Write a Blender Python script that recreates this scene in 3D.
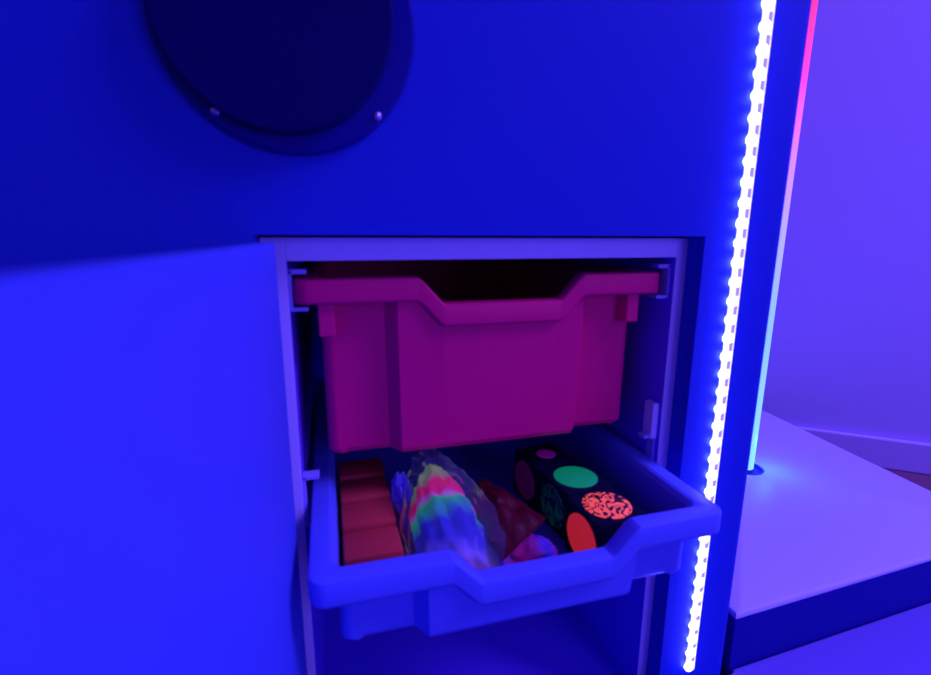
import bpy, bmesh, math, random
from mathutils import Vector, Matrix, noise

for o in list(bpy.data.objects):
    bpy.data.objects.remove(o)
SC = bpy.context.scene
COL = SC.collection
EYE = 0.53                                   # eye height above the carpet; heights below are given from the eye

# ------------------------------------------------------------------ camera
cd = bpy.data.cameras.new('camera')
cam = bpy.data.objects.new('camera', cd)
COL.objects.link(cam)
R = ((0.96319008, -0.0520167, 0.26374066),
     (-0.26878702, -0.20201466, 0.94177684),
     (0.00429136, -0.97800017, -0.20855993))
cam.matrix_world = Matrix(((R[0][0], -R[0][1], -R[0][2], 0),
                           (R[1][0], -R[1][1], -R[1][2], 0),
                           (R[2][0], -R[2][1], -R[2][2], EYE),
                           (0, 0, 0, 1)))
cd.sensor_fit = 'HORIZONTAL'
cd.sensor_width = 36
cd.lens = 36 * 486 / 931
cd.clip_start = 0.002
cd.dof.use_dof = True
cd.dof.focus_distance = 0.95
cd.dof.aperture_fstop = 6.5
SC.camera = cam

# ------------------------------------------------------------------ world, ceiling lamp, added front fill, exposure
SC.view_settings.view_transform = 'Standard'
SC.view_settings.look = 'None'
SC.view_settings.gamma = 1
SC.view_settings.exposure = 0
w = bpy.data.worlds.new('room_glow')
SC.world = w
w.use_nodes = True
bg = w.node_tree.nodes['Background']
bg.inputs[0].default_value = (0.24, 0.12, 1.0, 1)
bg.inputs[1].default_value = 0.36

def area(name, loc, target, size, power, color):
    d = bpy.data.lights.new(name, 'AREA')
    d.shape = 'RECTANGLE'
    d.size, d.size_y = size
    d.energy = power
    d.color = color
    o = bpy.data.objects.new(name, d)
    o.location = loc
    o.rotation_euler = (Vector(target) - Vector(loc)).to_track_quat('-Z', 'Y').to_euler()
    COL.objects.link(o)
    return o
area('ceiling_lamp', (2.0, -0.5, 2.3), (0.7, 0.4, 0.2), (1.0, 1.0), 75, (0.30, 0.17, 1.0))
area('front_fill', (1.0, -1.7, 0.85), (0.2, 0.35, 0.4), (0.8, 0.8), 18, (0.2, 0.12, 1.0))  # added weak frontal light to brighten the unit's front, no fitting there

# ------------------------------------------------------------------ materials
def srgb(r, g, b):
    f = lambda c: (c / 255 / 12.92) if c <= 10 else ((c / 255 + 0.055) / 1.055) ** 2.4
    return (f(r), f(g), f(b), 1)

def mat(name, color, rough=0.5, spec=0.5, emit=None, estr=0.0, bump=0.0, bscale=300, vary=0.0, metal=0.0):
    m = bpy.data.materials.new(name)
    m.use_nodes = True
    nt = m.node_tree
    p = nt.nodes['Principled BSDF']
    p.inputs['Base Color'].default_value = (*color[:3], 1)
    p.inputs['Roughness'].default_value = rough
    p.inputs['Specular IOR Level'].default_value = spec
    p.inputs['Metallic'].default_value = metal
    if emit:
        p.inputs['Emission Color'].default_value = (*emit[:3], 1)
        p.inputs['Emission Strength'].default_value = estr
    if bump or vary:
        tc = nt.nodes.new('ShaderNodeTexCoord')
        nz = nt.nodes.new('ShaderNodeTexNoise')
        nz.inputs['Scale'].default_value = bscale
        nz.inputs['Detail'].default_value = 4
        nt.links.new(tc.outputs['Object'], nz.inputs['Vector'])
        if bump:
            b = nt.nodes.new('ShaderNodeBump')
            b.inputs['Strength'].default_value = bump
            b.inputs['Distance'].default_value = 0.002
            nt.links.new(nz.outputs['Fac'], b.inputs['Height'])
            nt.links.new(b.outputs['Normal'], p.inputs['Normal'])
        if vary:
            mx = nt.nodes.new('ShaderNodeMix')
            mx.data_type = 'RGBA'
            mx.inputs['A'].default_value = (*[c * (1 - vary) for c in color[:3]], 1)
            mx.inputs['B'].default_value = (*[min(1, c * (1 + vary)) for c in color[:3]], 1)
            nt.links.new(nz.outputs['Fac'], mx.inputs['Factor'])
            nt.links.new(mx.outputs['Result'], p.inputs['Base Color'])
    return m

M = {}
M['blue_board'] = mat('blue_laminate', (0.013, 0.032, 0.50), 0.6, 0.08, bump=0.05, bscale=500)
M['door'] = mat('pale_blue_laminate', (0.06, 0.10, 0.68), 0.5, 0.2, bump=0.04, bscale=400)
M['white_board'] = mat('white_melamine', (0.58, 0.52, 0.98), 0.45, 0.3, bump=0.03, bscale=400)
M['red_plastic'] = mat('red_plastic', (0.80, 0.004, 0.17), 0.45, 0.15, bump=0.08, bscale=700)
M['blue_plastic'] = mat('blue_plastic', (0.10, 0.14, 0.80), 0.4, 0.2, bump=0.06, bscale=700)
M['violet_board'] = mat('violet_melamine', (0.15, 0.06, 0.88), 0.5, 0.15, bump=0.03, bscale=400)
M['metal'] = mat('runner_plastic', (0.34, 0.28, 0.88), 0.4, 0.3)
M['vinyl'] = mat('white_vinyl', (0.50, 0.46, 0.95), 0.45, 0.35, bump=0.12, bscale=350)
M['vinyl_side'] = mat('navy_vinyl', (0.006, 0.006, 0.27), 0.5, 0.1, bump=0.12, bscale=350)
M['mat_vinyl'] = mat('lilac_vinyl', (0.18, 0.13, 0.66), 0.5, 0.2, bump=0.12, bscale=350)
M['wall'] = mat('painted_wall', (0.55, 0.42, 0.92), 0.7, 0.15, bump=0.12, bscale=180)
M['carpet'] = mat('brown_carpet', (0.20, 0.08, 0.16), 0.95, 0.1, bump=0.6, bscale=500, vary=0.3)
M['black_acrylic'] = mat('black_acrylic', (0.001, 0.001, 0.09), 0.35, 0.06)
M['ring_acrylic'] = mat('smoked_acrylic_ring', (0.002, 0.002, 0.22), 0.3, 0.12)
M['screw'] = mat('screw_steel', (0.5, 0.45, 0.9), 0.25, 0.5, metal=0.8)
M['black_cloth'] = mat('black_felt', (0.004, 0.003, 0.03), 0.9, 0.1, bump=0.3, bscale=900)
M['tape'] = mat('led_tape', (0.8, 0.8, 0.9), 0.4, 0.3, emit=(0.75, 0.7, 1.0), estr=1.5)
M['led'] = mat('led_lens', (0.9, 0.9, 0.95), 0.3, 0.3, emit=(0.11, 0.11, 1.0), estr=27)
M['resistor'] = mat('led_resistor', (0.25, 0.2, 0.5), 0.4, 0.3, emit=(0.26, 0.20, 0.75), estr=1.0)
M['socket'] = mat('socket_plastic', (0.05, 0.05, 0.5), 0.4, 0.3)
M['red_block'] = mat('red_foam', (0.60, 0.045, 0.055), 0.6, 0.2, bump=0.15, bscale=400)
M['dark_red'] = mat('dark_red_film', (0.085, 0.002, 0.012), 0.35, 0.25, bump=0.3, bscale=120, vary=0.4)

# things painted in fluorescent colours: under the room's black light they give off light of their own
M['disc_green'] = mat('neon_green', (0.01, 0.35, 0.10), 0.7, 0.1, emit=(0.0, 0.125, 0.055), estr=1.0)
M['disc_orange'] = mat('neon_orange', (0.6, 0.04, 0.06), 0.7, 0.1, emit=(0.34, 0.010, 0.015), estr=1.0)
M['disc_purple'] = mat('dull_purple', (0.15, 0.003, 0.10), 0.7, 0.1, emit=(0.010, 0.0, 0.010), estr=1.0)
M['disc_pink'] = mat('neon_pink', (0.35, 0.01, 0.25), 0.7, 0.1, emit=(0.07, 0.0, 0.09), estr=0.5)

def maze_mat(name, dark, bright, emit, scale, thr=0.0):
    """short wavy printed strokes on a disc"""
    m = bpy.data.materials.new(name)
    m.use_nodes = True
    nt = m.node_tree
    p = nt.nodes['Principled BSDF']
    p.inputs['Roughness'].default_value = 0.7
    tc = nt.nodes.new('ShaderNodeTexCoord')
    nz = nt.nodes.new('ShaderNodeTexNoise')
    nz.inputs['Scale'].default_value = scale
    nz.inputs['Detail'].default_value = 0.5
    nt.links.new(tc.outputs['Object'], nz.inputs['Vector'])
    mu = nt.nodes.new('ShaderNodeMath'); mu.operation = 'MULTIPLY'; mu.inputs[1].default_value = 26
    sn = nt.nodes.new('ShaderNodeMath'); sn.operation = 'SINE'
    gt = nt.nodes.new('ShaderNodeMapRange')
    gt.inputs['From Min'].default_value = thr - 0.15
    gt.inputs['From Max'].default_value = thr + 0.15
    nt.links.new(nz.outputs['Fac'], mu.inputs[0])
    nt.links.new(mu.outputs[0], sn.inputs[0])
    nt.links.new(sn.outputs[0], gt.inputs['Value'])
    for sock, a, b in (('Base Color', dark, bright), ('Emission Color', (0, 0, 0), emit)):
        mx = nt.nodes.new('ShaderNodeMix'); mx.data_type = 'RGBA'
        mx.inputs['A'].default_value = (*a, 1)
        mx.inputs['B'].default_value = (*b, 1)
        nt.links.new(gt.outputs[0], mx.inputs['Factor'])
        nt.links.new(mx.outputs['Result'], p.inputs[sock])
    p.inputs['Emission Strength'].default_value = 1.0
    return m
M['disc_maze'] = maze_mat('neon_orange_strokes', (0.05, 0.003, 0.02), (0.8, 0.1, 0.08), (0.72, 0.07, 0.035), 150, -0.05)
M['disc_leaf'] = maze_mat('dark_green_strokes', (0.004, 0.006, 0.05), (0.01, 0.16, 0.08), (0.0, 0.008, 0.006), 110, 0.1)

def ramp_mat(name, axis, stops, lo, hi, distort=0.0, nscale=40, emit=0.0, rough=0.7, base_scale=1.0):
    """colour bands along one axis of the thing (a striped cloth, a colour-changing lamp tube)"""
    m = bpy.data.materials.new(name)
    m.use_nodes = True
    nt = m.node_tree
    p = nt.nodes['Principled BSDF']
    p.inputs['Roughness'].default_value = rough
    p.inputs['Specular IOR Level'].default_value = 0.2
    tc = nt.nodes.new('ShaderNodeTexCoord')
    sp = nt.nodes.new('ShaderNodeSeparateXYZ')
    src = tc.outputs['Object']
    if distort:
        nz = nt.nodes.new('ShaderNodeTexNoise')
        nz.inputs['Scale'].default_value = nscale
        nt.links.new(src, nz.inputs['Vector'])
        ma = nt.nodes.new('ShaderNodeVectorMath'); ma.operation = 'MULTIPLY_ADD'
        ma.inputs[1].default_value = (distort,) * 3
        nt.links.new(nz.outputs['Color'], ma.inputs[0])
        nt.links.new(src, ma.inputs[2])
        src = ma.outputs[0]
    nt.links.new(src, sp.inputs[0])
    mr = nt.nodes.new('ShaderNodeMapRange')
    mr.inputs['From Min'].default_value = lo + distort / 2
    mr.inputs['From Max'].default_value = hi + distort / 2
    nt.links.new(sp.outputs['XYZ'.index(axis)], mr.inputs['Value'])
    cr = nt.nodes.new('ShaderNodeValToRGB')
    el = cr.color_ramp.elements
    while len(el) < len(stops):
        el.new(0.5)
    for e, (t, c) in zip(el, stops):
        e.position = t
        e.color = (*c[:3], 1)
    nt.links.new(mr.outputs[0], cr.inputs[0])
    nt.links.new(cr.outputs[0], p.inputs['Base Color'])
    if emit:
        nt.links.new(cr.outputs[0], p.inputs['Emission Color'])
        p.inputs['Emission Strength'].default_value = emit
    return m

# ------------------------------------------------------------------ helpers
def P(x, y, z):
    """x along the unit's front, y into the unit, z from eye height"""
    return Vector((x, y, z + EYE))

def link(name, bm, m, parent=None, smooth=False, org=None, mods=(), sharp=40):
    """one mesh object from a bmesh given in world coordinates; its origin goes to org (or under its parent)"""
    bmesh.ops.recalc_face_normals(bm, faces=bm.faces)
    if parent is not None:
        off = Vector(parent['_at'])
        if org is None:
            org = off
    if org is None:
        c = [v.co for v in bm.verts]
        org = Vector(((min(v.x for v in c) + max(v.x for v in c)) / 2, (min(v.y for v in c) + max(v.y for v in c)) / 2, min(v.z for v in c)))
    org = Vector(org)
    bmesh.ops.translate(bm, verts=bm.verts, vec=-org)
    me = bpy.data.meshes.new(name)
    bm.to_mesh(me)
    bm.free()
    if m:
        me.materials.append(m)
    if smooth:
        me.polygons.foreach_set('use_smooth', [True] * len(me.polygons))
        try:
            me.set_sharp_from_angle(angle=math.radians(sharp))
        except Exception:
            pass
    o = bpy.data.objects.new(name, me)
    COL.objects.link(o)
    o['_at'] = list(org)
    if parent is not None:
        o.parent = parent
        o.location = org - off
    else:
        o.location = org
    for kind, kw in mods:
        md = o.modifiers.new(kind.lower(), kind)
        for k, v in kw.items():
            setattr(md, k, v)
    return o

def thing(name, label, cat, at, group=None):
    o = bpy.data.objects.new(name, None)
    o.empty_display_size = 0.02
    COL.objects.link(o)
    o.location = at
    o['_at'] = list(at)
    return tag(o, label, cat, group)

def tag(o, label, cat, group=None):
    o['label'] = label
    o['category'] = cat
    if group:
        o['group'] = group
    return o

def structure(o):
    o['kind'] = 'structure'
    return o

def bm_box(a, b, bev=0.0, bm=None, seg=2):
    a, b = Vector(a), Vector(b)
    bm2 = bmesh.new()
    bmesh.ops.create_cube(bm2, size=1)
    for v in bm2.verts:
        v.co = Vector([(a[i] + b[i]) / 2 + v.co[i] * abs(b[i] - a[i]) for i in range(3)])
    if bev:
        bmesh.ops.bevel(bm2, geom=list(bm2.edges), offset=bev, segments=seg, profile=0.5, affect='EDGES')
    if bm is None:
        return bm2
    me = bpy.data.meshes.new('tmp')
    bm2.to_mesh(me); bm2.free()
    bm.from_mesh(me)
    bpy.data.meshes.remove(me)
    return bm

def bm_prism(pts, z0, z1, bev=0.0, seg=3):
    """vertical prism over a plan polygon"""
    bm = bmesh.new()
    lo = [bm.verts.new((x, y, z0)) for x, y in pts]
    hi = [bm.verts.new((x, y, z1)) for x, y in pts]
    n = len(pts)
    bm.faces.new(lo[::-1]); bm.faces.new(hi)
    for i in range(n):
        bm.faces.new((lo[i], lo[(i + 1) % n], hi[(i + 1) % n], hi[i]))
    if bev:
        bmesh.ops.bevel(bm, geom=list(bm.edges), offset=bev, segments=seg, profile=0.5, affect='EDGES')
    return bm

def bm_lathe(profile, n=64, center=(0, 0, 0), axis='Z'):
    """(radius, height) profile turned round an axis; axis '-Y' points towards the camera"""
    bm = bmesh.new()
    rings = []
    for r, h in profile:
        if r < 1e-6:
            rings.append([bm.verts.new((0, 0, h))])
        else:
            rings.append([bm.verts.new((r * math.cos(2 * math.pi * i / n), r * math.sin(2 * math.pi * i / n), h)) for i in range(n)])
    for a, b in zip(rings, rings[1:]):
        if len(a) == 1 and len(b) == 1:
            continue
        for i in range(n):
            j = (i + 1) % n
            if len(a) == 1:
                bm.faces.new((a[0], b[i], b[j]))
            elif len(b) == 1:
                bm.faces.new((a[i], a[j], b[0]))
            else:
                bm.faces.new((a[i], a[j], b[j], b[i]))
    rot = {'Z': Matrix(), '-Y': Matrix.Rotation(math.radians(90), 4, 'X'), '-X': Matrix.Rotation(math.radians(-90), 4, 'Y')}[axis]
    bmesh.ops.transform(bm, matrix=Matrix.Translation(center) @ rot, verts=bm.verts)
    return bm

# ------------------------------------------------------------------ the setting
FLOOR = -EYE
structure(link('floor', bm_box(P(-1.6, -1.2, FLOOR - 0.03), P(3.2, 2.6, FLOOR)), M['carpet'], org=P(0.8, 0.7, FLOOR)))
WN = Vector((0.619, 0.785, 0)).normalized()           # the wall behind the platform stands askew to the unit
WT = Vector((0.785, -0.619, 0)).normalized()
WC = 1.35
def wall_box(s0, s1, d0, d1, z0, z1, bev=0):
    bm = bm_box((s0, d0, z0), (s1, d1, z1), bev)
    for v in bm.verts:
        q = WT * v.co.x + WN * (WC + v.co.y)
        v.co = Vector((q.x, q.y, v.co.z + EYE))
    return bm
structure(link('wall_right', wall_box(-1.6, 2.4, 0, 0.08, FLOOR, 1.9), M['wall']))
structure(link('baseboard_right', wall_box(-1.6, 2.4, -0.014, -0.0005, FLOOR, FLOOR + 0.073, 0.004), M['wall']))

# ------------------------------------------------------------------ the blue unit with its round window, cupboard opening and rounded corner
FR = 0.350                                            # the plane of the unit's front
unit = thing('sensory_unit', 'tall blue laminate unit with rounded right corner and cupboard opening', 'unit', P(-0.1, 0.60, FLOOR))
fp = bmesh.new()
TH = 0.020
OL, OR, OT, OB = -0.0460, 0.3085, -0.0012, -0.490
UT = 0.62
bm_box(P(-0.75, FR, FLOOR), P(OL, FR + TH, UT), 0, fp)
bm_box(P(OL, FR, OT), P(OR, FR + TH, UT), 0, fp)
bm_box(P(OL, FR, FLOOR), P(OR, FR + TH, OB), 0, fp)
link('front_panel', fp, M['blue_board'], unit)
rr = 0.016
XE = 0.3975
pts = [(OR, FR), (XE - rr, FR)] + [(XE - rr + rr * math.sin(t), FR + rr - rr * math.cos(t)) for t in [math.pi / 2 * i / 10 for i in range(1, 11)]] + [(XE, FR + TH + 0.003), (OR, FR + TH)]
pts[-2] = (XE, FR + TH)
link('corner_panel', bm_prism(pts, P(0, 0, FLOOR).z, P(0, 0, UT).z), M['blue_board'], unit, smooth=True)
link('side_panel', bm_box(P(XE - 0.020, FR + TH, FLOOR), P(XE, 0.86, UT)), M['blue_board'], unit)
link('side_panel', bm_box(P(-0.75, FR + TH, FLOOR), P(-0.73, 0.86, UT)), M['blue_board'], unit)
link('back_panel', bm_box(P(-0.73, 0.845, FLOOR), P(XE - 0.020, 0.86, UT)), M['blue_board'], unit)
link('top_panel', bm_box(P(-0.75, FR, UT), P(XE, 0.86, UT + 0.02)), M['blue_board'], unit)

# round dark window, screwed on
win = thing('round_window', 'round black porthole plate screwed to the blue unit above the cupboard', 'porthole', P(-0.015, FR, 0.048))
WCX, WCZ, WR = -0.0155, 0.1265, 0.0775
link('flange', bm_lathe([(0.02, 0), (WR, 0), (WR, 0.004), (WR - 0.002, 0.006), (0.02, 0.006)], 96, P(WCX, FR, WCZ), '-Y'), M['ring_acrylic'], win, smooth=True)
link('dark_disc', bm_lathe([(0, 0.006), (0.0680, 0.006), (0.0680, 0.016), (0.0665, 0.0175), (0, 0.0175)], 96, P(WCX - 0.0060, FR, WCZ + 0.0015), '-Y'), M['black_acrylic'], win, smooth=True)
for sx, sz in ((-0.0608, 0.0718), (0.0358, 0.0750), (-0.0622, 0.1790), (0.0372, 0.1755)):
    link('screw', bm_lathe([(0, 0.006), (0.0026, 0.006), (0.0026, 0.0072), (0.0014, 0.0086), (0, 0.009)], 16, P(sx, FR, sz), '-Y'), M['screw'], win, smooth=True)

# ------------------------------------------------------------------ cupboard inside the opening
CF = 0.371
cup = thing('storage_cupboard', 'white-edged cupboard set in the blue unit, its pale blue door swung open', 'cupboard', P(0.135, 0.60, -0.508))
IL, IR = -0.0290, 0.2985
def board(name, a, b, edge=True):
    """a board of the cupboard, its front edge banded in white"""
    o = link(name, bm_box(P(a[0], CF + 0.0012, a[1]), P(b[0], 0.84, b[1])), M['violet_board'], cup)
    if edge:
        e = link('edge_band', bm_box(P(a[0], CF, a[1]), P(b[0], CF + 0.0012, b[1]), 0.0004), M['white_board'], o)
        e['label'] = 'white edge band'
board('side_panel', (IL - 0.0165, -0.508), (IL, -0.003))
board('side_panel', (IR, -0.508), (IR + 0.016, -0.003))
board('top_panel', (IL, -0.0195), (IR, -0.003))
board('base_panel', (IL, -0.508), (IR, -0.492))
link('back_panel', bm_box(P(IL, 0.828, -0.492), P(IR, 0.8395, -0.0195)), M['violet_board'], cup)
def runner(side, ztop, zbot):
    x0 = IL if side < 0 else IR
    s = 1 if side < 0 else -1
    bm = bmesh.new()
    y0, y1 = CF + 0.006, 0.80
    bm_box(P(min(x0, x0 + s * 0.013), y0, ztop - 0.0035), P(max(x0, x0 + s * 0.013), y0 + 0.010, ztop), 0.0004, bm)
    bm_box(P(min(x0, x0 + s * 0.0022), y0, zbot), P(max(x0, x0 + s * 0.0022), y0 + 0.010, ztop - 0.001), 0.0, bm)
    bm_box(P(min(x0, x0 + s * 0.013), y0, zbot - 0.003), P(max(x0, x0 + s * 0.013), y1, zbot), 0.0004, bm)
    link('runner', bm, M['metal'], cup)
for sd in (-1, 1):
    runner(sd, -0.0260, -0.0540)
    runner(sd, -0.1900, -0.2320)
link('keeper_plate', bm_box(P(IR - 0.0070, CF + 0.004, -0.194), P(IR, CF + 0.018, -0.158), 0.0012), M['white_board'], cup)
# the door, hinged at the left and standing square to the front
db = bm_box((-0.0120, -0.318, -0.484), (0, 0, -0.0062), 0.0006)
bmesh.ops.transform(db, matrix=Matrix.Translation(P(-0.0335, 0.3485, 0)) @ Matrix.Rotation(math.radians(-1.0), 4, 'Z'), verts=db.verts)
door = link('door', db, M['door'], cup)

# ------------------------------------------------------------------ trays
def tray(name, label, m, xl, yf, zt, height, group, taper):
    W, D = 0.312, 0.427
    cx = xl + W / 2
    t = thing(name, label, 'tray', P(cx, yf + D / 2, zt - height), group)
    dip_c, dip_in, dip_out, dip_d = cx + 0.007, 0.050, 0.072, 0.021
    bul_c, bul_h = cx + 0.000, 0.080
    lip = 0.017
    path = []                                         # plan of the rim: position, inward normal, whether on the front
    r = 0.011
    def arc(ox, oy, a0, a1):
        for i in range(0, 9):
            a = math.radians(a0 + (a1 - a0) * i / 8)
            path.append((Vector((ox, oy)), Vector((math.cos(a), math.sin(a))), None))
    xr, yb = xl + W, yf + D
    xs = sorted(set([bul_c - bul_h - 0.009, bul_c - bul_h, bul_c + bul_h, bul_c + bul_h + 0.009, dip_c - dip_out, dip_c - dip_in, dip_c + dip_in, dip_c + dip_out]
                    + [dip_c + s * (q + k) for s in (-1, 1) for q in (dip_in, dip_out) for k in (-0.004, -0.002, 0.002, 0.004)]
                    + [dip_c + k * 0.012 for k in range(-3, 4)] + [xl + r + 0.02, xl + r + 0.035, xr - r - 0.02, xr - r - 0.035]))
    arc(xl + r, yf + r, 180, 270)
    for x in xs:
        path.append((Vector((x, yf)), Vector((0, 1)), True))
    arc(xr - r, yf + r, -90, 0)
    for k in range(1, 8):
        path.append((Vector((xr, yf + r + (D - 2 * r) * k / 8)), Vector((-1, 0)), False))
    arc(xr - r, yb - r, 0, 90)
    for k in range(1, 8):
        path.append((Vector((xr - r - (W - 2 * r) * k / 8, yb)), Vector((0, -1)), False))
    arc(xl + r, yb - r, 90, 180)
    for k in range(1, 8):
        path.append((Vector((xl, yb - r - (D - 2 * r) * k / 8)), Vector((1, 0)), False))
    def ease(u):
        u = max(0, min(1, u)); return u * u * (3 - 2 * u) * 0.5 + u * 0.5
    def top(p, front):
        if not front: return zt
        d = abs(p.x - dip_c)
        return zt - dip_d * ease((dip_out - d) / (dip_out - dip_in))
    def bulge(p, front):
        if not front: return 0
        d = abs(p.x - bul_c)
        return 0.0135 * max(0, min(1, (bul_h + 0.009 - d) / 0.009))
    c = Vector((cx, yf + D / 2))
    def ring(bm, off, zf, taper=0.0):
        vs = []
        for p, n, fr in path:
            d = off(p, fr)
            if fr is None:                            # rounded corner: p is the corner's centre, n the outward direction
                r2 = max(0.008, r - d)
                sx, sy = (1 if p.x < cx else -1), (1 if p.y < yf + D / 2 else -1)
                q = Vector((p.x - sx * r + sx * (d + r2), p.y - sy * r + sy * (d + r2))) + n * r2
            else:
                q = p + n * d
            if taper:
                q = c + (q - c) * (1 - taper)
            vs.append(bm.verts.new(P(q.x, q.y, zf(p, fr))))
        return vs
    bm = bmesh.new()
    zb = zt - height
    rings = [
        ring(bm, lambda p, f: 0.0004, lambda p, f: top(p, f) - lip),
        ring(bm, lambda p, f: 0.0000, lambda p, f: top(p, f) - lip + 0.002),
        ring(bm, lambda p, f: 0.0000, lambda p, f: top(p, f) - 0.0014),
        ring(bm, lambda p, f: 0.0004, lambda p, f: top(p, f) - 0.0004),
        ring(bm, lambda p, f: 0.0014, lambda p, f: top(p, f)),
        ring(bm, lambda p, f: 0.0120, lambda p, f: top(p, f)),
        ring(bm, lambda p, f: 0.0140, lambda p, f: top(p, f) - 0.0010),
        ring(bm, lambda p, f: 0.0165 - bulge(p, f), lambda p, f: top(p, f) - 0.0045),
        ring(bm, lambda p, f: 0.0185 - bulge(p, f), lambda p, f: zt - lip - 0.012 if f else zt - lip - 0.012),
        ring(bm, lambda p, f: (0.0190 if f else 0.0160) - bulge(p, f), lambda p, f: zb + 0.004, taper),
        ring(bm, lambda p, f: (0.0215 if f else 0.0190) - bulge(p, f), lambda p, f: zb, taper),
    ]
    n = len(path)
    for a, b in zip(rings, rings[1:]):
        for i in range(n):
            j = (i + 1) % n
            bm.faces.new((a[i], b[i], b[j], a[j]))
    bm.faces.new(rings[-1])
    bmesh.ops.triangulate(bm, faces=[f for f in bm.faces if len(f.verts) > 4])
    link('tray_body', bm, m, t, smooth=True, sharp=24, mods=[('SOLIDIFY', dict(thickness=0.0022, offset=0))])
    for s in ((-1, 1) if height > 0.1 else ()):       # stop tabs under the rim near the front corners
        xx = (xl + 0.022) if s < 0 else (xl + W - 0.026)
        link('stop_tab', bm_box(P(xx - 0.006, yf + 0.004, zt - 0.043), P(xx + 0.006, yf + 0.018, zt - 0.006), 0.0012), m, t)
    return t

RED = tray('storage_tray', 'deep red plastic tray pushed back in the cupboard', M['red_plastic'], -0.0255, CF, -0.0340, 0.146, 'plastic trays in the cupboard', 0.02)
BLUE = tray('storage_tray', 'shallow blue plastic tray pulled out and filled with sensory toys', M['blue_plastic'], -0.0220, 0.2755, -0.2125, 0.064, 'plastic trays in the cupboard', 0.015)
TF = -0.2125 - 0.064 + 0.0013                         # top of the blue tray's floor

# ------------------------------------------------------------------ things in the blue tray
labels = ['red foam block nearest the front wall of the blue tray', 'red foam block second from the front wall of the blue tray',
          'red foam block third from the front wall of the blue tray', 'shaded red foam block at the back of its row, under the red tray']
for k, lb in enumerate(labels):
    y0 = 0.300 + k * 0.0410
    bm = bm_box((-0.0212, -0.0190, 0), (0.0212, 0.0190, 0.050), 0.0025)
    bmesh.ops.transform(bm, matrix=Matrix.Translation(P(0.0205, y0 + 0.0250, TF + 0.003)) @ Matrix.Rotation(math.radians(-4), 4, 'X'), verts=bm.verts)
    zmin = min(v.co.z for v in bm.verts)
    bmesh.ops.translate(bm, verts=bm.verts, vec=(0, 0, TF + EYE + 0.0006 - zmin))
    tag(link('foam_block', bm, M['red_block'], smooth=True), lb, 'block', 'red foam blocks in a row')

def crumple(size, center, seed, amp, freq, sub=4, rotz=0.0, ridge=0.0, flat=True, taper=0.0, tilt=0.0, folds=0.0):
    bm = bmesh.new()
    bmesh.ops.create_icosphere(bm, subdivisions=sub, radius=1)
    so = Vector((seed * 3.1, seed * 1.7, seed * 0.9))
    for v in bm.verts:
        d = v.co.normalized()
        k = 1 + amp * noise.fractal(d * freq + so, 1.0, 2.0, 4)
        if ridge:
            k += ridge * (1 - abs(noise.noise(d * freq * 1.6 + so * 2)) * 4)
        if folds:
            ph = math.atan2(d.z, d.x)
            k *= 1 + folds * math.sin(ph * 8 + 5 * noise.noise(d * 1.7 + so)) * (1 - abs(d.y) ** 3)
        q = d * k
        q.x *= 1 - taper * q.y
        v.co = Vector((q.x * size[0], q.y * size[1], q.z * size[2]))
    bmesh.ops.rotate(bm, verts=bm.verts, cent=(0, 0, 0), matrix=Matrix.Rotation(rotz, 3, 'Z') @ Matrix.Rotation(tilt, 3, 'X'))
    bmesh.ops.translate(bm, verts=bm.verts, vec=center)
    ylim = 0.3005
    for v in bm.verts:
        if v.co.y < ylim:
            v.co.y = ylim + (v.co.y - ylim) * 0.04
    y0 = min(v.co.y for v in bm.verts)
    if y0 < ylim:
        bmesh.ops.translate(bm, verts=bm.verts, vec=(0, ylim - y0, 0))
    if flat:
        lim = TF + EYE + 0.0008
        for v in bm.verts:
            if v.co.z < lim:
                v.co.z = lim + (v.co.z - lim) * 0.02
        z0 = min(v.co.z for v in bm.verts)
        for v in bm.verts:
            v.co.z += lim - z0
    return bm

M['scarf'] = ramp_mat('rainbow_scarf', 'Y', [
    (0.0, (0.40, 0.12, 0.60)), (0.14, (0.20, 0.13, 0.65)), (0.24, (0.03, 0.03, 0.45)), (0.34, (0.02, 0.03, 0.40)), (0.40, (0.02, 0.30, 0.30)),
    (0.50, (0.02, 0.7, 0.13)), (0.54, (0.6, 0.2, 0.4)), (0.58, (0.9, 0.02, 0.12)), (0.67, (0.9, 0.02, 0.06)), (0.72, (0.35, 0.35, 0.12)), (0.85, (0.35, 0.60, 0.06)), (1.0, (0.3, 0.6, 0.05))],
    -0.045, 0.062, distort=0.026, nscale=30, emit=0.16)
sc = crumple((0.0275, 0.058, 0.0245), P(0.0830, 0.350, -0.228), 4, 0.20, 1.5, 5, math.radians(8), 0.035, True, 0.38, math.radians(26), 0.075)
tag(link('rainbow_scarf', sc, M['scarf'], smooth=True, org=P(0.083, 0.345, TF)), 'crumpled rainbow scarf, yellow to lilac, inside a clear bag in the blue tray', 'scarf')

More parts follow.
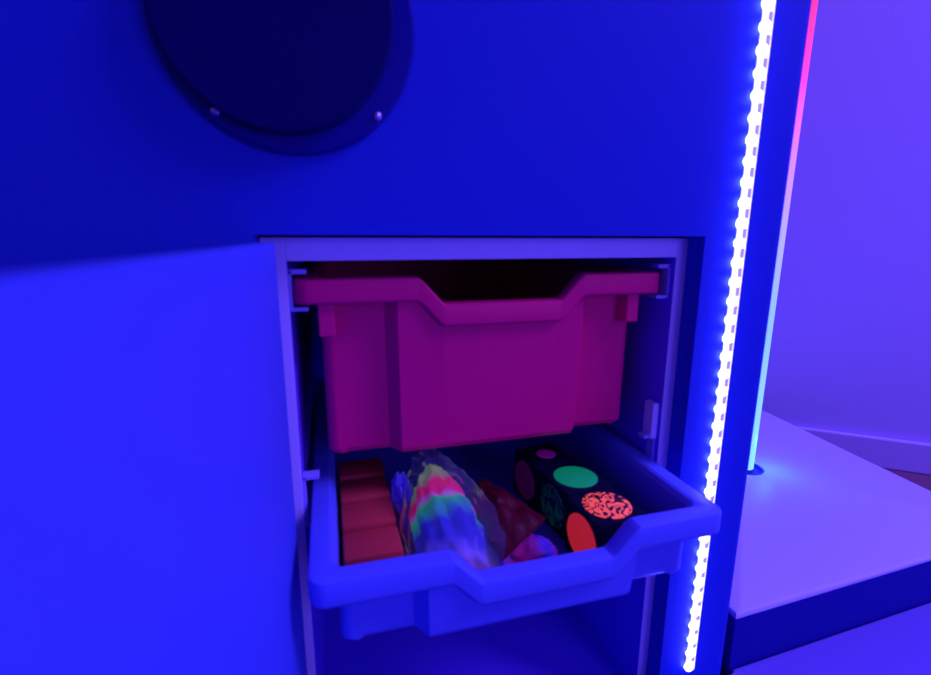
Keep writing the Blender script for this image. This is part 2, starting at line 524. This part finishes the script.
gm = bpy.data.materials.new('clear_film')
gm.use_nodes = True
nt = gm.node_tree
nt.nodes.remove(nt.nodes['Principled BSDF'])
tr = nt.nodes.new('ShaderNodeBsdfTransparent'); tr.inputs[0].default_value = (0.93, 0.92, 0.97, 1)
gl = nt.nodes.new('ShaderNodeBsdfGlossy'); gl.inputs['Roughness'].default_value = 0.15; gl.inputs[0].default_value = (0.8, 0.8, 1, 1)
mx = nt.nodes.new('ShaderNodeMixShader')
lw = nt.nodes.new('ShaderNodeLayerWeight'); lw.inputs[0].default_value = 0.12
nt.links.new(lw.outputs['Fresnel'], mx.inputs[0])
nt.links.new(tr.outputs[0], mx.inputs[1])
nt.links.new(gl.outputs[0], mx.inputs[2])
df = nt.nodes.new('ShaderNodeBsdfDiffuse'); df.inputs[0].default_value = (0.5, 0.45, 0.9, 1)
m2 = nt.nodes.new('ShaderNodeMixShader'); m2.inputs[0].default_value = 0.07
nt.links.new(mx.outputs[0], m2.inputs[1])
nt.links.new(df.outputs[0], m2.inputs[2])
nt.links.new(m2.outputs[0], nt.nodes['Material Output'].inputs[0])
bag = crumple((0.036, 0.068, 0.033), P(0.0835, 0.352, -0.226), 9, 0.14, 1.6, 5, math.radians(8), 0.05, True, 0.40, math.radians(24))
tag(link('clear_bag', bag, gm, smooth=True, org=P(0.078, 0.347, TF)), 'clear crinkled plastic bag around the rainbow scarf in the blue tray', 'bag')

M['tissue'] = mat('blue_white_film', (0.25, 0.25, 0.95), 0.3, 0.5)
tis = crumple((0.0085, 0.018, 0.026), P(0.0515, 0.398, -0.236), 6, 0.45, 1.8, 4, 0.2, 0.06)
tag(link('film_scrap', tis, M['tissue'], smooth=True), 'small crumpled pale blue film scrap between red blocks and rainbow scarf', 'scrap')

def kite_pouch():
    """a folded, crinkled pouch: a bent sheet with thickness, point to the right"""
    bm = bmesh.new()
    nu, nv = 26, 22
    A, B, C_, D_ = P(0.130, 0.400, -0.226), P(0.160, 0.328, -0.228), P(0.114, 0.303, -0.240), P(0.104, 0.380, -0.232)
    def layer(dz, shrink):
        g = []
        for i in range(nu + 1):
            row = []
            for j in range(nv + 1):
                u, v = i / nu, j / nv
                q = (A * (1 - u) + B * u) * (1 - v) + (D_ * (1 - u) + C_ * u) * v
                puff = math.sin(math.pi * u) * math.sin(math.pi * v)
                q = q + Vector((0, 0, dz * (0.12 + puff) + 0.004 * noise.fractal(Vector((u * 5, v * 4, 2.3)), 1, 2, 4) * (0.3 + puff)))
                row.append(bm.verts.new(q))
            g.append(row)
        return g
    t, b = layer(0.011, 0), layer(-0.016, 0)
    for g, fl in ((t, False), (b, True)):
        for i in range(nu):
            for j in range(nv):
                f = (g[i][j], g[i + 1][j], g[i + 1][j + 1], g[i][j + 1])
                bm.faces.new(f[::-1] if fl else f)
    def side(idx):
        for (a, c) in zip(idx, idx[1:]):
            bm.faces.new((t[a[0]][a[1]], t[c[0]][c[1]], b[c[0]][c[1]], b[a[0]][a[1]]))
    side([(i, 0) for i in range(nu + 1)]); side([(i, nv) for i in range(nu + 1)])
    side([(0, j) for j in range(nv + 1)]); side([(nu, j) for j in range(nv + 1)])
    lim = TF + EYE + 0.0008
    z0 = min(v.co.z for v in bm.verts)
    for v in bm.verts:
        v.co.z += lim - z0 if z0 < lim else 0
    return bm
tag(link('red_pouch', kite_pouch(), M['dark_red'], smooth=True), 'dark red crinkled pouch lying in the middle of the blue tray', 'pouch')

M['pink_cloth'] = ramp_mat('pink_blue_cloth', 'X', [(0.0, (0.25, 0.05, 0.6)), (0.25, (0.45, 0.01, 0.16)), (0.5, (0.25, 0.01, 0.2)), (0.72, (0.04, 0.03, 0.5)), (1.0, (0.35, 0.01, 0.2))], -0.024, 0.024, 0.02, 50, emit=0.04)
pk = crumple((0.026, 0.018, 0.020), P(0.141, 0.313, -0.250), 11, 0.2, 1.5, 4, 0.2, 0.05)
tag(link('pink_scarf', pk, M['pink_cloth'], smooth=True, org=P(0.142, 0.308, TF)), 'crumpled pink and blue scarf at the front of the blue tray', 'scarf')

# black cubes with a coloured disc on the top and on the left side
S = 0.0490
def cube(at, label, top_m, top_l, side_m, side_l, tr_=0.0205, sr=0.0200, rot=7.0):
    c = thing('sensory_cube', label, 'cube', P(at[0], at[1], TF + 0.0008), 'black cubes with coloured discs')
    def put(name, bm, m, lab=None, org=None):
        bmesh.ops.rotate(bm, verts=bm.verts, cent=P(at[0], at[1], TF), matrix=Matrix.Rotation(math.radians(rot), 3, 'Z'))
        o = link(name, bm, m, c, smooth=True, org=org)
        if lab: o['label'] = lab
    z0 = TF + 0.0008
    put('cube_body', bm_box(P(at[0] - S / 2, at[1] - S / 2, z0), P(at[0] + S / 2, at[1] + S / 2, z0 + S), 0.002), M['black_cloth'])
    prof = lambda r: [(0, 0.0), (r, 0.0), (r, 0.0006), (r - 0.0005, 0.001), (0, 0.001)]
    put('disc', bm_lathe(prof(tr_), 48, P(at[0], at[1], z0 + S)), top_m, top_l)
    put('disc', bm_lathe(prof(sr), 48, P(at[0] - S / 2, at[1], z0 + S / 2), '-X'), side_m, side_l)
cube((0.2175, 0.3285), 'black cube with patterned orange disc on top, nearest the tray front', M['disc_maze'], 'orange disc with dark wavy strokes', M['disc_orange'], 'plain orange-red disc')
cube((0.2155, 0.3800), 'black cube with plain green disc on top, middle of its row', M['disc_green'], 'plain green disc', M['disc_leaf'], 'dark green patterned disc')
cube((0.2090, 0.4320), 'black cube with purple side disc, farthest back of its row', M['disc_pink'], 'small pink disc', M['disc_purple'], 'dull purple disc', tr_=0.010)

# ------------------------------------------------------------------ led strip on the unit's corner
SX = 0.3433
strip = thing('led_strip', 'glowing white LED strip running down the right corner of the blue unit', 'led strip', P(SX, FR, -0.449))
Z0, Z1 = -0.449, 0.318
link('tape', bm_box(P(SX - 0.0036, FR - 0.0026, Z0), P(SX + 0.0066, FR, Z1), 0.0010), M['tape'], strip)
bml = bmesh.new()
n = int((Z1 - Z0) / 0.0167)
led_me = None
for k in range(n):
    z = Z0 + 0.008 + k * 0.0167
    if led_me is None:
        bm = bm_lathe([(0.0046, 0), (0.0046, 0.0020), (0.0040, 0.0038), (0.0022, 0.0048), (0, 0.0051)], 16, P(SX - 0.0030, FR - 0.0026, z), '-Y')
        l0 = link('led', bm, M['led'], strip, smooth=True, org=P(SX - 0.0030, FR - 0.0026, z))
        bm = bm_box(P(SX + 0.0006, FR - 0.0030, z + 0.0040), P(SX + 0.0046, FR - 0.0026, z + 0.0121), 0.00019)
        r0 = link('resistor', bm, M['resistor'], strip, org=P(SX + 0.0023, FR - 0.0026, z + 0.0083))
        led_me = True
        continue
    for src in (l0, r0):
        c = src.copy()
        COL.objects.link(c)
        c.parent = strip
        c.location = src.location + Vector((0, 0, k * 0.0167))

# ------------------------------------------------------------------ padded platform with the glowing rod, and the floor mat
RC = (0.687, 0.629)
PT, PB = -0.400, -0.470
plat = thing('padded_platform', 'white-topped padded platform with navy sides holding the glowing rod', 'platform', P(0.65, 0.6, FLOOR))
poly = [(0.4040, 0.3545), (0.900, 0.3750), (0.962, 0.850), (0.840, 0.880), (0.4040, 0.880)]
def pad_with_hole(poly, z0, z1, hole_c, hole_r, nh=48):
    """a thick pad with a round through-hole"""
    bm = bmesh.new()
    # outline resampled by angle around the hole so that top and bottom are rings of quads
    hc = Vector(hole_c)
    angs = sorted([2 * math.pi * i / nh for i in range(nh)] + [math.atan2(y - hc.y, x - hc.x) % (2 * math.pi) for x, y in poly])
    ring_o = []
    for a in angs:
        d = Vector((math.cos(a), math.sin(a)))
        best = None
        for i in range(len(poly)):
            p, q = Vector(poly[i]), Vector(poly[(i + 1) % len(poly)])
            e = q - p
            den = d.x * e.y - d.y * e.x
            if abs(den) < 1e-9: continue
            w_ = p - hc
            t = (w_.x * e.y - w_.y * e.x) / den
            u = (w_.x * d.y - w_.y * d.x) / den
            if t > 0 and -1e-6 <= u <= 1 + 1e-6 and (best is None or t < best):
                best = t
        ring_o.append(hc + d * best)
    ring_i = [hc + Vector((math.cos(a), math.sin(a))) * hole_r for a in angs]
    L = []
    for ring, ins, z in ((ring_i, 0, z0), (ring_i, 0, z1), (ring_o, 0.004, z1), (ring_o, 0.002, z1 - 0.001), (ring_o, 0, z1 - 0.003), (ring_o, 0, z0)):
        L.append([bm.verts.new(P(*(p + (hc - p).normalized() * ins), z)) for p in ring])
    L.append(L[0])
    n = len(angs)
    for a, b in zip(L, L[1:]):
        for i in range(n):
            j = (i + 1) % n
            bm.faces.new((a[i], a[j], b[j], b[i]))
    return bm
link('base', bm_prism([(x, y) for x, y in poly], P(0, 0, FLOOR + 0.0005).z, P(0, 0, PT - 0.006).z, 0.0), M['vinyl_side'], plat)
top = link('padded_top', pad_with_hole(poly, PT - 0.006, PT, RC, 0.031), M['vinyl'], plat, smooth=True)
link('socket', bm_lathe([(0, -0.0058), (0.0305, -0.0058), (0.0305, -0.0005), (0.028, -0.0005), (0.0275, -0.0050), (0, -0.0050)], 48, P(RC[0], RC[1], PT)), M['socket'], plat, smooth=True)

M['rod'] = ramp_mat('glowing_rod', 'Z', [(0.0, (0.085, 0.26, 1.0)), (0.15, (0.085, 0.21, 0.90)), (0.30, (0.09, 0.17, 0.60)), (0.42, (0.13, 0.145, 0.40)), (0.50, (0.17, 0.115, 0.30)), (0.60, (0.25, 0.07, 0.25)), (0.70, (0.34, 0.022, 0.20)), (0.82, (0.34, 0.014, 0.09)), (1.0, (0.34, 0.014, 0.04))],
                    0, 0.90, emit=3.1, rough=0.3)
rod = thing('light_rod', 'slim glowing rod fading from cyan to pink, standing in the platform socket', 'lamp', P(RC[0], RC[1], PT - 0.0045))
link('glow_tube', bm_lathe([(0, 0.006), (0.0145, 0.006), (0.0145, 1.02), (0, 1.02)], 40, P(RC[0], RC[1], PT - 0.0045)), M['rod'], rod, smooth=True)
ld = bpy.data.lights.new('rod_fill', 'POINT')         # added light beside the rod, strengthens its cyan glow on the platform
ld.energy = 0.07
ld.color = (0.05, 0.62, 1.0)
ld.shadow_soft_size = 0.006
lo = bpy.data.objects.new('rod_fill', ld)
COL.objects.link(lo)
lo.parent = rod
lo.location = (0.032, -0.020, 0.050)
link('end_cap', bm_lathe([(0, 0), (0.0155, 0), (0.0155, 0.006), (0, 0.006)], 40, P(RC[0], RC[1], PT - 0.0045)), M['socket'], rod, smooth=True)

tag(link('floor_mat', bm_prism([(0.20, -0.75), (1.25, -0.75), (1.25, 0.3887), (0.4060, 0.3538), (0.4060, 0.345), (0.20, 0.345)], P(0, 0, FLOOR + 0.0005).z, P(0, 0, PB).z, 0.003), M['mat_vinyl'], smooth=True),
    'lilac padded floor mat in front of the navy-sided platform', 'mat')

for o in bpy.data.objects:
    if '_at' in o:
        del o['_at']
